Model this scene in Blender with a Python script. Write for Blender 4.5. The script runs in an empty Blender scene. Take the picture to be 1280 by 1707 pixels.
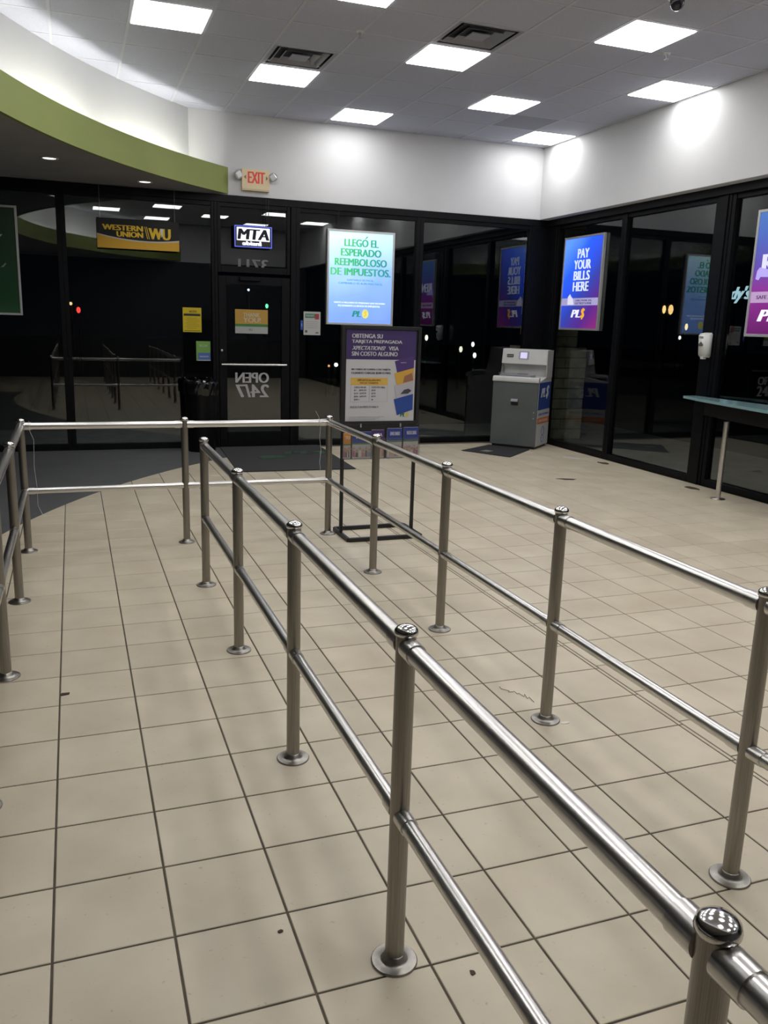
import bpy, bmesh, math, random
from mathutils import Vector, Matrix
S = bpy.context.scene
C = bpy.context.collection
random.seed(7)

# ------------------------------------------------------------------ camera
F_PX, YAW, PITCH, ROLL = 1390.05, 0.35684, 0.22193, 0.030145
CAM = Vector((0.1256, -3.1962, 1.6075))
fw = Vector((math.sin(YAW)*math.cos(PITCH), math.cos(YAW)*math.cos(PITCH), -math.sin(PITCH)))
r0 = Vector((math.cos(YAW), -math.sin(YAW), 0)); u0 = r0.cross(fw)
rt = r0*math.cos(ROLL) + u0*math.sin(ROLL); up = -r0*math.sin(ROLL) + u0*math.cos(ROLL)
cd = bpy.data.cameras.new('camera'); co = bpy.data.objects.new('camera', cd); C.objects.link(co)
cd.sensor_fit = 'VERTICAL'; cd.sensor_height = 36; cd.sensor_width = 27
cd.lens = F_PX/1707*36; cd.clip_start = 0.03; cd.clip_end = 300
co.matrix_world = Matrix(((rt.x, up.x, -fw.x, CAM.x), (rt.y, up.y, -fw.y, CAM.y), (rt.z, up.z, -fw.z, CAM.z), (0, 0, 0, 1)))
S.camera = co
def in_frame(p, m=1.08):
    d = Vector(p) - CAM; z = d.dot(fw)
    if z < 0.05: return False
    return abs(F_PX*d.dot(rt)/z) < 640*m and abs(F_PX*d.dot(up)/z) < 853.5*m
# ------------------------------------------------------------------ world, exposure
w = bpy.data.worlds.new('night_sky'); S.world = w; w.use_nodes = True
bg = w.node_tree.nodes['Background']; bg.inputs[0].default_value = (0.35, 0.5, 1.0, 1); bg.inputs[1].default_value = 0.0015
S.view_settings.view_transform = 'Standard'; S.view_settings.look = 'None'
S.view_settings.exposure = 0.0; S.view_settings.gamma = 1.0; S.view_settings.use_curve_mapping = False
PANEL_LIGHT = 12.4      # ceiling panels
COVE_LIGHT = 50.0       # cove tubes
# ------------------------------------------------------------------ dimensions
T = 0.305              # floor tile pitch
FY = 7.5               # front wall plane
RX = 6.46              # right glazing plane
RW = 6.28              # right upper wall plane
LX = -4.0; BY = -5.6   # left and back wall planes
CZ = 4.0; HZ = 3.07    # ceiling, header underside
G = 0.617              # ceiling grid pitch

# ------------------------------------------------------------------ materials
def mat(name, col=(.5,.5,.5), rough=.5, metal=0., emit=None, es=0., spec=None):
    m = bpy.data.materials.new(name); m.use_nodes = True
    b = m.node_tree.nodes['Principled BSDF']
    b.inputs['Base Color'].default_value = (*col, 1); b.inputs['Roughness'].default_value = rough; b.inputs['Metallic'].default_value = metal
    if spec is not None: b.inputs['Specular IOR Level'].default_value = spec
    if emit: b.inputs['Emission Color'].default_value = (*emit, 1); b.inputs['Emission Strength'].default_value = es
    return m
def N(m, t, **k):
    n = m.node_tree.nodes.new(t)
    for a, v in k.items(): setattr(n, a, v)
    return n
def L(m, a, b): m.node_tree.links.new(a, b)
def bsdf(m): return m.node_tree.nodes['Principled BSDF']
def noisy(m, c1, c2, scale, detail=4, coord='Object', bump=0., stretch=None, lo=.35, hi=.65):
    tc = N(m, 'ShaderNodeTexCoord'); src = tc.outputs[coord]
    if stretch:
        mp = N(m, 'ShaderNodeMapping'); mp.inputs['Scale'].default_value = stretch; L(m, src, mp.inputs[0]); src = mp.outputs[0]
    n = N(m, 'ShaderNodeTexNoise'); n.inputs['Scale'].default_value = scale; n.inputs['Detail'].default_value = detail
    L(m, src, n.inputs['Vector'])
    r = N(m, 'ShaderNodeValToRGB'); r.color_ramp.elements[0].position = lo; r.color_ramp.elements[1].position = hi
    r.color_ramp.elements[0].color = (*c1, 1); r.color_ramp.elements[1].color = (*c2, 1)
    L(m, n.outputs[0], r.inputs[0]); L(m, r.outputs[0], bsdf(m).inputs['Base Color'])
    if bump:
        bp = N(m, 'ShaderNodeBump'); bp.inputs['Strength'].default_value = bump; bp.inputs['Distance'].default_value = .002
        L(m, n.outputs[0], bp.inputs['Height']); L(m, bp.outputs[0], bsdf(m).inputs['Normal'])
    return m, n, r
# floor tile: cloudy beige glaze, world-scale clouds plus fine specks, small tone shift per tile
M_tile = mat('beige_floor_tile', rough=.38, spec=.45)
def tile_nodes(m):
    geo = N(m, 'ShaderNodeNewGeometry'); oi = N(m, 'ShaderNodeObjectInfo')
    n1 = N(m, 'ShaderNodeTexNoise'); n1.inputs['Scale'].default_value = 3.3; n1.inputs['Detail'].default_value = 3
    n2 = N(m, 'ShaderNodeTexNoise'); n2.inputs['Scale'].default_value = 55; n2.inputs['Detail'].default_value = 3
    L(m, geo.outputs['Position'], n1.inputs['Vector']); L(m, geo.outputs['Position'], n2.inputs['Vector'])
    r = N(m, 'ShaderNodeValToRGB'); e = r.color_ramp.elements
    e[0].position = .3; e[0].color = (.50, .435, .325, 1); e[1].position = .7; e[1].color = (.60, .535, .415, 1)
    L(m, n1.outputs[0], r.inputs[0])
    r2 = N(m, 'ShaderNodeValToRGB'); e = r2.color_ramp.elements
    e[0].position = .22; e[0].color = (.55, .5, .45, 1); e[1].position = .34; e[1].color = (1, 1, 1, 1)
    L(m, n2.outputs[0], r2.inputs[0])
    mx = N(m, 'ShaderNodeMix', data_type='RGBA', blend_type='MULTIPLY'); mx.inputs[0].default_value = .6
    L(m, r.outputs[0], mx.inputs[6]); L(m, r2.outputs[0], mx.inputs[7])
    hs = N(m, 'ShaderNodeHueSaturation'); mr = N(m, 'ShaderNodeMapRange'); mr.inputs[3].default_value = .965; mr.inputs[4].default_value = 1.035
    L(m, oi.outputs['Random'], mr.inputs[0]); L(m, mr.outputs[0], hs.inputs['Value']); L(m, mx.outputs[2], hs.inputs['Color'])
    L(m, hs.outputs[0], bsdf(m).inputs['Base Color'])
    rr = N(m, 'ShaderNodeMapRange'); rr.inputs[3].default_value = .33; rr.inputs[4].default_value = .46
    L(m, n1.outputs[0], rr.inputs[0]); L(m, rr.outputs[0], bsdf(m).inputs['Roughness'])
tile_nodes(M_tile)
M_grout = noisy(mat('dark_grout', rough=.9), (.055,.045,.033), (.10,.085,.062), 9)[0]
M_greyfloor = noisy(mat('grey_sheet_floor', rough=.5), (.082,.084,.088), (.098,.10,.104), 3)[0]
M_wall = noisy(mat('white_wall_paint', rough=.75), (.555,.56,.575), (.58,.585,.60), 2, bump=.05)[0]
M_darkwall = noisy(mat('charcoal_wall_paint', rough=.8), (.035,.036,.04), (.045,.046,.05), 2)[0]
M_ceil = noisy(mat('acoustic_ceiling_tile', rough=.95), (.46,.475,.56), (.50,.515,.60), 60, bump=.3)[0]
M_ceil_grey = noisy(mat('grey_ceiling_tile', rough=.95), (.33,.34,.40), (.37,.38,.44), 60, bump=.3)[0]
M_grid = mat('white_ceiling_grid', (.52,.53,.58), .6)
M_green = noisy(mat('green_fascia_paint', rough=.6), (.215,.255,.065), (.235,.275,.075), 2)[0]
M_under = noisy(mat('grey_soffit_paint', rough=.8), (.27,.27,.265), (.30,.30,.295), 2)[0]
M_frame = noisy(mat('black_anodised_aluminium', rough=.4, spec=.14), (.003,.0035,.0045), (.005,.0055,.007), 20)[0]
def steel(name, rough, c1=(.50,.48,.455), c2=(.62,.60,.575), stretch=(60,60,.6), bump=.03):
    m = mat(name, rough=rough, metal=1.); m, n, r = noisy(m, c1, c2, 12, stretch=stretch, bump=bump)
    if bump:
        mr = N(m, 'ShaderNodeMapRange'); mr.inputs[3].default_value = rough*.75; mr.inputs[4].default_value = rough*1.3
        L(m, n.outputs[0], mr.inputs[0]); L(m, mr.outputs[0], bsdf(m).inputs['Roughness'])
    return m
M_post = steel('brushed_steel_post', .34, (.25,.235,.215), (.35,.33,.30))
M_rail = steel('brushed_steel_rail', .28, (.56,.55,.54), (.72,.705,.69), stretch=(.05,9,9), bump=0.)
M_cap = steel('polished_steel_cap', .13, (.60,.59,.58), (.66,.65,.64), (5,5,5), 0.)
M_flange = steel('scuffed_steel_flange', .38, (.30,.285,.26), (.42,.40,.37), (3,3,3))
M_rubber = mat('black_rubber', (.012,.012,.012), .7)
# glass: Schlick mix of clear and mirror, symmetric on both faces
def glass(name, tint=(.80,.84,.84), f0=.06):
    m = bpy.data.materials.new(name); m.use_nodes = True; nt = m.node_tree; nt.nodes.clear()
    out = N(m, 'ShaderNodeOutputMaterial'); mix = N(m, 'ShaderNodeMixShader'); tr = N(m, 'ShaderNodeBsdfTransparent'); gl = N(m, 'ShaderNodeBsdfGlossy')
    tr.inputs[0].default_value = (*tint, 1); gl.inputs['Roughness'].default_value = 0.0; gl.inputs[0].default_value = (1,1,1,1)
    geo = N(m, 'ShaderNodeNewGeometry'); dot = N(m, 'ShaderNodeVectorMath', operation='DOT_PRODUCT')
    L(m, geo.outputs['Incoming'], dot.inputs[0]); L(m, geo.outputs['Normal'], dot.inputs[1])
    a = N(m, 'ShaderNodeMath', operation='ABSOLUTE'); L(m, dot.outputs['Value'], a.inputs[0])
    s = N(m, 'ShaderNodeMath', operation='SUBTRACT'); s.inputs[0].default_value = 1; L(m, a.outputs[0], s.inputs[1])
    p = N(m, 'ShaderNodeMath', operation='POWER'); L(m, s.outputs[0], p.inputs[0]); p.inputs[1].default_value = 5
    q = N(m, 'ShaderNodeMath', operation='MULTIPLY_ADD'); L(m, p.outputs[0], q.inputs[0]); q.inputs[1].default_value = 1-f0; q.inputs[2].default_value = f0
    L(m, q.outputs[0], mix.inputs[0]); L(m, tr.outputs[0], mix.inputs[1]); L(m, gl.outputs[0], mix.inputs[2]); L(m, mix.outputs[0], out.inputs[0])
    return m
M_glass = glass('window_glass')
M_emit_panel = mat('lit_panel_diffuser', (.8,.8,.8), .5, emit=(1.0, .985, .97), es=PANEL_LIGHT)
M_cove = mat('lit_cove_tube', (.8,.8,.8), .5, emit=(1.0, .97, .92), es=COVE_LIGHT)
for _m in (M_emit_panel, M_cove): _m.cycles.emission_sampling = 'FRONT'
M_down = mat('lit_downlight_lens', (.8,.8,.8), .5, emit=(1.0, .98, .95), es=2.0)
M_white = mat('white_plastic', (.62,.62,.60), .4)
M_alu = mat('silver_aluminium_frame', (.60,.60,.60), .35, metal=.6)
M_black = mat('black_metal', (.010,.010,.012), .45)
_flat = {}
def flat(c, es=0.):
    k = (tuple(round(x, 3) for x in c), es)
    if k not in _flat:
        f = mat('print_%02x%02x%02x' % tuple(int(min(1, x)*255) for x in c) + ('_lit' if es else ''), c if not es else tuple(x*.5 for x in c), .45, emit=c if es else None, es=es, spec=.25)
        f.cycles.emission_sampling = 'NONE'; _flat[k] = f      # tiny emitters: seen, not sampled as lamps
    return _flat[k]
def grad(name, stops, axis, lo, hi, es, blobs=None):
    """colour gradient print along an object-space direction; lit from behind when es>0"""
    m = mat(name, rough=.3); tc = N(m, 'ShaderNodeTexCoord'); d = N(m, 'ShaderNodeVectorMath', operation='DOT_PRODUCT')
    d.inputs[1].default_value = axis; L(m, tc.outputs['Object'], d.inputs[0])
    mr = N(m, 'ShaderNodeMapRange'); mr.inputs[1].default_value = lo; mr.inputs[2].default_value = hi; L(m, d.outputs['Value'], mr.inputs[0])
    src = mr.outputs[0]
    if blobs:
        nz = N(m, 'ShaderNodeTexNoise'); nz.inputs['Scale'].default_value = blobs[0]; L(m, tc.outputs['Object'], nz.inputs['Vector'])
        ma = N(m, 'ShaderNodeMath', operation='MULTIPLY_ADD'); ma.inputs[1].default_value = blobs[1]; L(m, nz.outputs[0], ma.inputs[0])
        su = N(m, 'ShaderNodeMath', operation='SUBTRACT'); L(m, src, su.inputs[0]); su.inputs[1].default_value = blobs[1]*.5; L(m, su.outputs[0], ma.inputs[2]); src = ma.outputs[0]
    r = N(m, 'ShaderNodeValToRGB'); L(m, src, r.inputs[0]); e = r.color_ramp.elements
    e[0].position = stops[0][0]; e[0].color = (*stops[0][1], 1); e[1].position = stops[-1][0]; e[1].color = (*stops[-1][1], 1)
    for p, c in stops[1:-1]:
        x = e.new(p); x.color = (*c, 1)
    L(m, r.outputs[0], bsdf(m).inputs['Base Color'])
    if es: L(m, r.outputs[0], bsdf(m).inputs['Emission Color']); bsdf(m).inputs['Emission Strength'].default_value = es
    return m

# ------------------------------------------------------------------ object helpers
def link(name, bm, m, parent=None, loc=None, rotz=0):
    me = bpy.data.meshes.new(name); bm.normal_update(); bm.to_mesh(me); bm.free()
    if not isinstance(m, (list, tuple)): m = [m]
    for x in m: me.materials.append(x)
    o = bpy.data.objects.new(name, me); C.objects.link(o)
    if parent: o.parent = parent
    if loc is not None: o.location = loc
    if rotz: o.rotation_euler.z = rotz
    return o
def tag(o, label=None, cat=None, group=None, kind=None):
    if label: o['label'] = label
    if cat: o['category'] = cat
    if group: o['group'] = group
    if kind: o['kind'] = kind
    return o
def thing(name, label, cat, loc=(0,0,0), rotz=0, group=None):
    o = bpy.data.objects.new(name, None); C.objects.link(o); o.location = loc; o.rotation_euler.z = rotz; o.empty_display_size = .05
    return tag(o, label, cat, group)
def copy_tree(o, parent=None):
    c = o.copy(); C.objects.link(c)
    if parent: c.parent = parent
    for ch in [x for x in bpy.data.objects if x.parent == o]: copy_tree(ch, c)
    return c
def B(): return bmesh.new()
def box(bm, x0, x1, y0, y1, z0, z1, bev=0., seg=1):
    vs = [bm.verts.new((x, y, z)) for x in (x0, x1) for y in (y0, y1) for z in (z0, z1)]
    fs = [bm.faces.new([vs[i] for i in q]) for q in ((0,1,3,2),(4,6,7,5),(0,4,5,1),(2,3,7,6),(0,2,6,4),(1,5,7,3))]
    if bev: bmesh.ops.bevel(bm, geom=list({e for f in fs for e in f.edges}), offset=bev, segments=seg, affect='EDGES', clamp_overlap=True)
    return bm
def tube(bm, p0, p1, r, seg=20, r2=None, cap=True):
    p0 = Vector(p0); p1 = Vector(p1); d = (p1-p0).normalized(); a = d.orthogonal().normalized(); b = d.cross(a); r2 = r if r2 is None else r2
    A = [bm.verts.new(p0 + (a*math.cos(t)+b*math.sin(t))*r) for t in [2*math.pi*i/seg for i in range(seg)]]
    Bv = [bm.verts.new(p1 + (a*math.cos(t)+b*math.sin(t))*r2) for t in [2*math.pi*i/seg for i in range(seg)]]
    for i in range(seg):
        f = bm.faces.new((A[i], A[(i+1) % seg], Bv[(i+1) % seg], Bv[i])); f.smooth = True
    if cap:
        for f in (bm.faces.new(A[::-1]), bm.faces.new(Bv)):
            for e in f.edges: e.smooth = False
    return bm
def lathe(bm, prof, seg=24, c=(0,0,0), sharp=()):
    rings = []
    for r, z in prof:
        rings.append([bm.verts.new((c[0]+r*math.cos(2*math.pi*i/seg), c[1]+r*math.sin(2*math.pi*i/seg), c[2]+z)) for i in range(seg)] if r > 1e-6 else [bm.verts.new((c[0], c[1], c[2]+z))])
    for k in range(len(rings)-1):
        a, b = rings[k], rings[k+1]
        for i in range(seg):
            j = (i+1) % seg
            if len(a) == 1 and len(b) == 1: continue
            if len(a) == 1: f = bm.faces.new((a[0], b[i], b[j])) if False else bm.faces.new((a[0], b[j], b[i]))
            elif len(b) == 1: f = bm.faces.new((a[i], a[j], b[0]))
            else: f = bm.faces.new((a[i], a[j], b[j], b[i]))
            f.smooth = True
    for k in sharp:
        if len(rings[k]) > 1:
            for i in range(seg):
                e = bm.edges.get((rings[k][i], rings[k][(i+1) % seg]))
                if e: e.smooth = False
    return bm
def path_tube(bm, pts, r, seg=6):
    pts = [Vector(p) for p in pts]; rings = []
    for i, p in enumerate(pts):
        d = (pts[min(i+1, len(pts)-1)] - pts[max(i-1, 0)]).normalized()
        a = d.cross(Vector((.31, .52, .79))).normalized(); b = d.cross(a)
        rings.append([bm.verts.new(p + (a*math.cos(t)+b*math.sin(t))*r) for t in [2*math.pi*k/seg for k in range(seg)]])
    for a, b in zip(rings, rings[1:]):
        for k in range(seg):
            bm.faces.new((a[k], a[(k+1) % seg], b[(k+1) % seg], b[k])).smooth = True
    bm.faces.new(rings[0][::-1]); bm.faces.new(rings[-1]); return bm
def prism(bm, pts, d0, d1, plane='xy'):
    """extrude polygon pts between d0 and d1 along the remaining axis"""
    def P(a, b, d): return (a, b, d) if plane == 'xy' else ((a, d, b) if plane == 'xz' else (d, a, b))
    A = [bm.verts.new(P(a, b, d0)) for a, b in pts]; Z = [bm.verts.new(P(a, b, d1)) for a, b in pts]
    n = len(pts)
    f0 = bm.faces.new(A[::-1]); f1 = bm.faces.new(Z)
    for i in range(n): bm.faces.new((A[i], A[(i+1) % n], Z[(i+1) % n], Z[i]))
    bmesh.ops.triangulate(bm, faces=[f0, f1]); bmesh.ops.recalc_face_normals(bm, faces=bm.faces[:]); return bm
def poly(name, pts, y, m, parent, th=.0012):
    """flat printed shape in a panel's own frame (x right, z up, facing -y)"""
    return link(name, prism(B(), pts, y-th, y, 'xz'), m, parent)
def rect(name, x0, x1, z0, z1, y, m, parent, th=.0012): return poly(name, [(x0,z0),(x1,z0),(x1,z1),(x0,z1)], y, m, parent, th)
def text(s, x0, x1, z0, z1, y, m, parent, bold=.03, shear=0., mirror=False, th=.0015):
    """lettering fitted to a rectangle of the panel; bold thickens the strokes sideways without closing the counters"""
    cu = bpy.data.curves.new('t', 'FONT'); cu.body = s; cu.offset = 0.; cu.resolution_u = 3; cu.shear = shear
    to = bpy.data.objects.new('t', cu); C.objects.link(to); bpy.context.view_layer.update()
    dg = bpy.context.evaluated_depsgraph_get(); me = bpy.data.meshes.new_from_object(to.evaluated_get(dg))
    bpy.data.objects.remove(to)
    base = B(); base.from_mesh(me)
    xs = [v.co.x for v in base.verts]; ys = [v.co.y for v in base.verts]; ax, bx, ay, by = min(xs), max(xs), min(ys), max(ys)
    k = max(0, min(.12, bold*2.3)); base.free()
    shifts = [0] if k < .012 else ([-k/2, k/2] if k < .04 else [0, -k/2, k/2])
    ax -= k/2 if len(shifts) > 1 else 0; bx += k/2 if len(shifts) > 1 else 0
    sx = (x1-x0)/(bx-ax); sz = (z1-z0)/(by-ay); bm = B()
    for q, dx in enumerate(shifts):
        one = B(); one.from_mesh(me); yy = y-.00025*q
        for v in one.verts:
            u = (v.co.x+dx-ax)*sx
            v.co = Vector(((x1-u) if mirror else (x0+u), yy, z0+(v.co.y-ay)*sz))
        r = bmesh.ops.extrude_face_region(one, geom=one.faces[:])
        for v in [g for g in r['geom'] if isinstance(g, bmesh.types.BMVert)]: v.co.y -= th
        bmesh.ops.recalc_face_normals(one, faces=one.faces[:])
        tmp = bpy.data.meshes.new('x'); one.to_mesh(tmp); one.free(); bm.from_mesh(tmp); bpy.data.meshes.remove(tmp)
    bpy.data.meshes.remove(me)
    return link('lettering', bm, m, parent)
def frame_rect(bm, x0, x1, z0, z1, wd, y0, y1, bev=.002):
    box(bm, x0, x0+wd, y0, y1, z0, z1, bev); box(bm, x1-wd, x1, y0, y1, z0, z1, bev)
    box(bm, x0+wd, x1-wd, y0, y1, z1-wd, z1, bev); box(bm, x0+wd, x1-wd, y0, y1, z0, z0+wd, bev); return bm
def struct(o, label=None): return tag(o, label, None, None, 'structure')

# ------------------------------------------------------------------ floor
floor = struct(link('floor', box(B(), LX, RX+.1, BY, FY+.1, -.12, -.003), M_grout), 'beige square tile floor with dark grout')
GC = (7.478, .411, 8.458)      # circle of the grey floor's edge
def grey_side(x, y): return (x < GC[0] and (x-GC[0])**2+(y-GC[1])**2 > GC[2]**2) and y > -1
def tile_bm(wx, wy):
    bm = B(); g = .0033
    vb = [bm.verts.new(p) for p in ((g,g,-.010),(wx-g,g,-.010),(wx-g,wy-g,-.010),(g,wy-g,-.010))]
    vm = [bm.verts.new((v.co.x, v.co.y, -.0015)) for v in vb]; h = g+.002
    vt = [bm.verts.new(p) for p in ((h,h,0),(wx-h,h,0),(wx-h,wy-h,0),(h,wy-h,0))]
    for a, b in ((vb, vm), (vm, vt)):
        for i in range(4): bm.faces.new((a[i], a[(i+1) % 4], b[(i+1) % 4], b[i]))
    bm.faces.new(vt); return bm
cells = []
SL = .022                       # sliver column between the two tile fields
xlo = math.floor(LX/T)
for i in range(xlo, 22):
    off = 0 if i < 8 else SL
    for j in range(math.ceil(BY/T), 25):
        x = i*T + off; y = j*T + (0 if i < 8 else .027)
        if x < LX or x+T > RX+.1 or y+T > FY+.05: continue
        if all(grey_side(x+a*T, y+b*T) for a in (0,1) for b in (0,1)): continue
        cells.append((x, y, T))
for j in range(math.ceil(BY/T), 24): cells.append((8*T, j*T, SL))
vis = sorted([c for c in cells if c[2] == T and in_frame((c[0]+T/2, c[1]+T/2, 0))], key=lambda c: (Vector((c[0], c[1], 0))-CAM).length)[:298]
vset = set(vis); tb = tile_bm(T, T); t0 = None
for c in vis:
    if t0 is None: t0 = link('tile', tb, M_tile, floor, (c[0], c[1], 0)); o = t0
    else: o = t0.copy(); C.objects.link(o); o.location = (c[0], c[1], 0)
bmr = B()
def add_cell(bm, c):
    s = tile_bm(c[2], T); me = bpy.data.meshes.new('x'); s.to_mesh(me); s.free(); me.transform(Matrix.Translation((c[0], c[1], 0))); bm.from_mesh(me); bpy.data.meshes.remove(me)
for c in cells:
    if c not in vset: add_cell(bmr, c)
tag(link('tile_field', bmr, M_tile, floor), kind='stuff')
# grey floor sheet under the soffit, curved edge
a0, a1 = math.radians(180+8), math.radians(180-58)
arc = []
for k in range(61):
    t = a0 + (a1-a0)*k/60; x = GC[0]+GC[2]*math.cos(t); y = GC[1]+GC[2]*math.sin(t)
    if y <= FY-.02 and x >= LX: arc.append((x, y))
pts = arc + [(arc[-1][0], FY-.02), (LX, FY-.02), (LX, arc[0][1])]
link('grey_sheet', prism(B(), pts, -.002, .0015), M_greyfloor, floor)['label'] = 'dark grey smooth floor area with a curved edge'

# ------------------------------------------------------------------ ceiling
ceil = struct(link('ceiling', box(B(), LX, RW+.12, BY, FY+.1, CZ+.03, CZ+.15), M_darkwall), 'suspended ceiling of white square panels')
GX = [6.245-G*k for k in range(0, 18)]           # grid lines, from the right wall inwards
GY = [7.25-G*k for k in range(0, 22)]
def gx(k): return GX[k]
bmg = B()
for x in GX:
    if x > LX: box(bmg, x-.012, x+.012, BY, FY, CZ-.006, CZ+.025)
for y in GY:
    if y > BY: box(bmg, LX, RW, y-.012, y+.012, CZ-.0055, CZ+.0245)
tag(link('grid', bmg, M_grid, ceil))
# lights / vents by cell (a = column right edge index, b = row far edge index)
lights = []
for a in range(0, 17, 2):
    for b in range(0, 21):
        if (b % 4) == (0 if (a//2) % 2 == 0 else 2): lights.append((a, b))
def soffit_side(x, y, R): return x < SC[0] and (x-SC[0])**2+(y-SC[1])**2 > R*R
# soffit circle through three measured points of the fascia
def circ(p, q, r):
    ax, ay = p; bx, by = q; cx, cy = r; d = 2*(ax*(by-cy)+bx*(cy-ay)+cx*(ay-by))
    ux = ((ax*ax+ay*ay)*(by-cy)+(bx*bx+by*by)*(cy-ay)+(cx*cx+cy*cy)*(ay-by))/d
    uy = ((ax*ax+ay*ay)*(cx-bx)+(bx*bx+by*by)*(ax-cx)+(cx*cx+cy*cy)*(bx-ax))/d
    return ux, uy, math.hypot(ax-ux, ay-uy)
SC = circ((-.295, 4.2), (.73, 6.12), (1.87, 7.40))
SR = SC[2]; SW = SR + .31
def soff_x(y, R):
    """x of the soffit curve at y"""
    v = R*R-(y-SC[1])**2
    return SC[0]-math.sqrt(max(v, 0))
VENT = [(6, 3), (4, 5)]
lights = [(a, b) for a, b in lights if a+1 < len(GX) and b+1 < len(GY) and GX[a+1] > LX and GY[b+1] > BY
          and not any(px < soff_x(py, SW)+.03 for px in (GX[a], GX[a+1]) for py in (GY[b], GY[b+1]))]
lightset = set(lights)
GREY = {(1, 1)}  # cell whose panel is a plain darker grey than the rest
ct = None
for a in range(len(GX)-1):
    x1 = GX[a]; x0 = GX[a+1]
    for b in range(-1, len(GY)-1):
        y1 = GY[b] if b >= 0 else FY; y0 = GY[b+1]
        if x0 < LX or y0 < BY or (a, b) in lightset or (a, b) in VENT: continue
        cx, cy = (x0+x1)/2, (y0+y1)/2
        if all(px < soff_x(py, SW)-.25 for px in (x0, x1) for py in (y0, y1)): continue
        if not in_frame((cx, cy, CZ), 1.6): continue
        if b == -1:
            link('ceiling_panel', box(B(), x0+.012, x1-.012, y0+.012, y1-.002, CZ, CZ+.014), M_ceil, ceil); continue
        if (a, b) in GREY:
            link('ceiling_panel', box(B(), x0+.012, x1-.012, y0+.012, y1-.012, CZ-.003, CZ+.012), M_ceil_grey, ceil)['label'] = 'greyer ceiling panel'; continue
        if ct is None: ct = link('ceiling_panel', box(B(), -G/2+.012, G/2-.012, -G/2+.012, G/2-.012, -.003, .014, .0015), M_ceil, ceil, (cx, cy, CZ)); o = ct
        else: o = ct.copy(); C.objects.link(o); o.location = (cx, cy, CZ)
# remaining (out of view) panels as one sheet
bms = B()
for a in range(len(GX)-1):
    for b in range(-1, len(GY)-1):
        x1, x0 = GX[a], GX[a+1]; y1 = GY[b] if b >= 0 else FY; y0 = GY[b+1]
        if x0 < LX or y0 < BY or (a, b) in lightset or (a, b) in VENT: continue
        if in_frame(((x0+x1)/2, (y0+y1)/2, CZ), 1.6) and not all(px < soff_x(py, SW)-.25 for px in (x0, x1) for py in (y0, y1)): continue
        box(bms, x0+.012, x1-.012, y0+.012, y1-.002, CZ, CZ+.014)
for b in range(len(GY)-1):
    if GY[b+1] > BY: box(bms, GX[0]+.012, RW-.001, GY[b+1]+.012, GY[b]-.012, CZ, CZ+.014)
tag(link('panel_field', bms, M_ceil, ceil), kind='stuff')
def ceiling_light(a, b, label, group=None):
    x1, x0, y1, y0 = GX[a], GX[a+1], GY[b], GY[b+1]; cx, cy = (x0+x1)/2, (y0+y1)/2
    t = thing('ceiling_light', label, 'ceiling light', (cx, cy, CZ), 0, group)
    h = G/2-.008
    f = link('frame', frame_rect(B(), -h, h, -h, h, .012, 0, .02, 0), M_grid, t)
    f.rotation_euler.x = math.radians(90); f.location.z = -.008
    link('diffuser', box(B(), -h+.012, h-.012, -h+.012, h-.012, -.014, .006), M_emit_panel, t)
LN = {(0,0): 'glowing square ceiling panel in the far right corner, brightening both white walls',
      (0,4): 'glowing square ceiling panel against the right wall, halfway along it',
      (2,2): 'glowing square ceiling panel with a greyer panel beyond it towards the corner',
      (2,6): 'large glowing square ceiling panel near the dark dome camera',
      (4,0): 'glowing square ceiling panel nearest the front wall, right of the exit sign',
      (4,4): 'glowing square ceiling panel touching the right of the two louvred vents',
      (6,2): 'glowing square ceiling panel touching the left of the two louvred vents',
      (6,6): 'glowing ceiling panel cut off by the top edge, above the sprinkler head',
      (8,4): 'glowing square ceiling panel nearest the green curved soffit, top left'}
for a, b in lights:
    if (a, b) in LN: ceiling_light(a, b, LN[(a, b)])
    else: ceiling_light(a, b, 'glowing square ceiling panel behind the camera, seen only reflected in the glass', 'ceiling lights behind the camera')
# vents
M_vent = mat('grey_vent_metal', (.30,.30,.34), .5); M_ventdark = mat('vent_recess', (.06,.06,.075), .8)
def vent(a, b, label):
    x1, x0, y1, y0 = GX[a], GX[a+1], GY[b], GY[b+1]; cx, cy = (x0+x1)/2, (y0+y1)/2
    t = thing('ceiling_vent', label, 'vent', (cx, cy, CZ))
    def ring(o, i, zo, zi, bm):
        vo = [bm.verts.new((sx*o, sy*o, zo)) for sx, sy in ((-1,-1),(1,-1),(1,1),(-1,1))]; vi = [bm.verts.new((sx*i, sy*i, zi)) for sx, sy in ((-1,-1),(1,-1),(1,1),(-1,1))]
        vo2 = [bm.verts.new(v.co+Vector((0,0,.002))) for v in vo]; vi2 = [bm.verts.new(v.co+Vector((0,0,.002))) for v in vi]
        for k in range(4):
            n = (k+1) % 4
            bm.faces.new((vo[k], vi[k], vi[n], vo[n])); bm.faces.new((vo2[k], vo2[n], vi2[n], vi2[k])); bm.faces.new((vi[k], vi2[k], vi2[n], vi[n])); bm.faces.new((vo[k], vo[n], vo2[n], vo2[k]))
        return bm
    link('backing', box(B(), -.29, .29, -.29, .29, .045, .05), M_ventdark, t)
    link('frame', ring(.296, .262, -.006, -.004, B()), M_vent, t)
    link('louver', ring(.235, .195, -.004, .032, B()), M_vent, t)
    link('louver', ring(.165, .125, -.004, .032, B()), M_vent, t)
    link('core_plate', box(B(), -.085, .085, -.085, .085, -.004, .004, .002), M_vent, t)
vent(6, 3, 'grey square louvred ceiling vent touching the glowing panel nearer the exit sign')
vent(4, 5, 'grey square louvred ceiling vent in the middle of the ceiling, further right of the pair')
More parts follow.
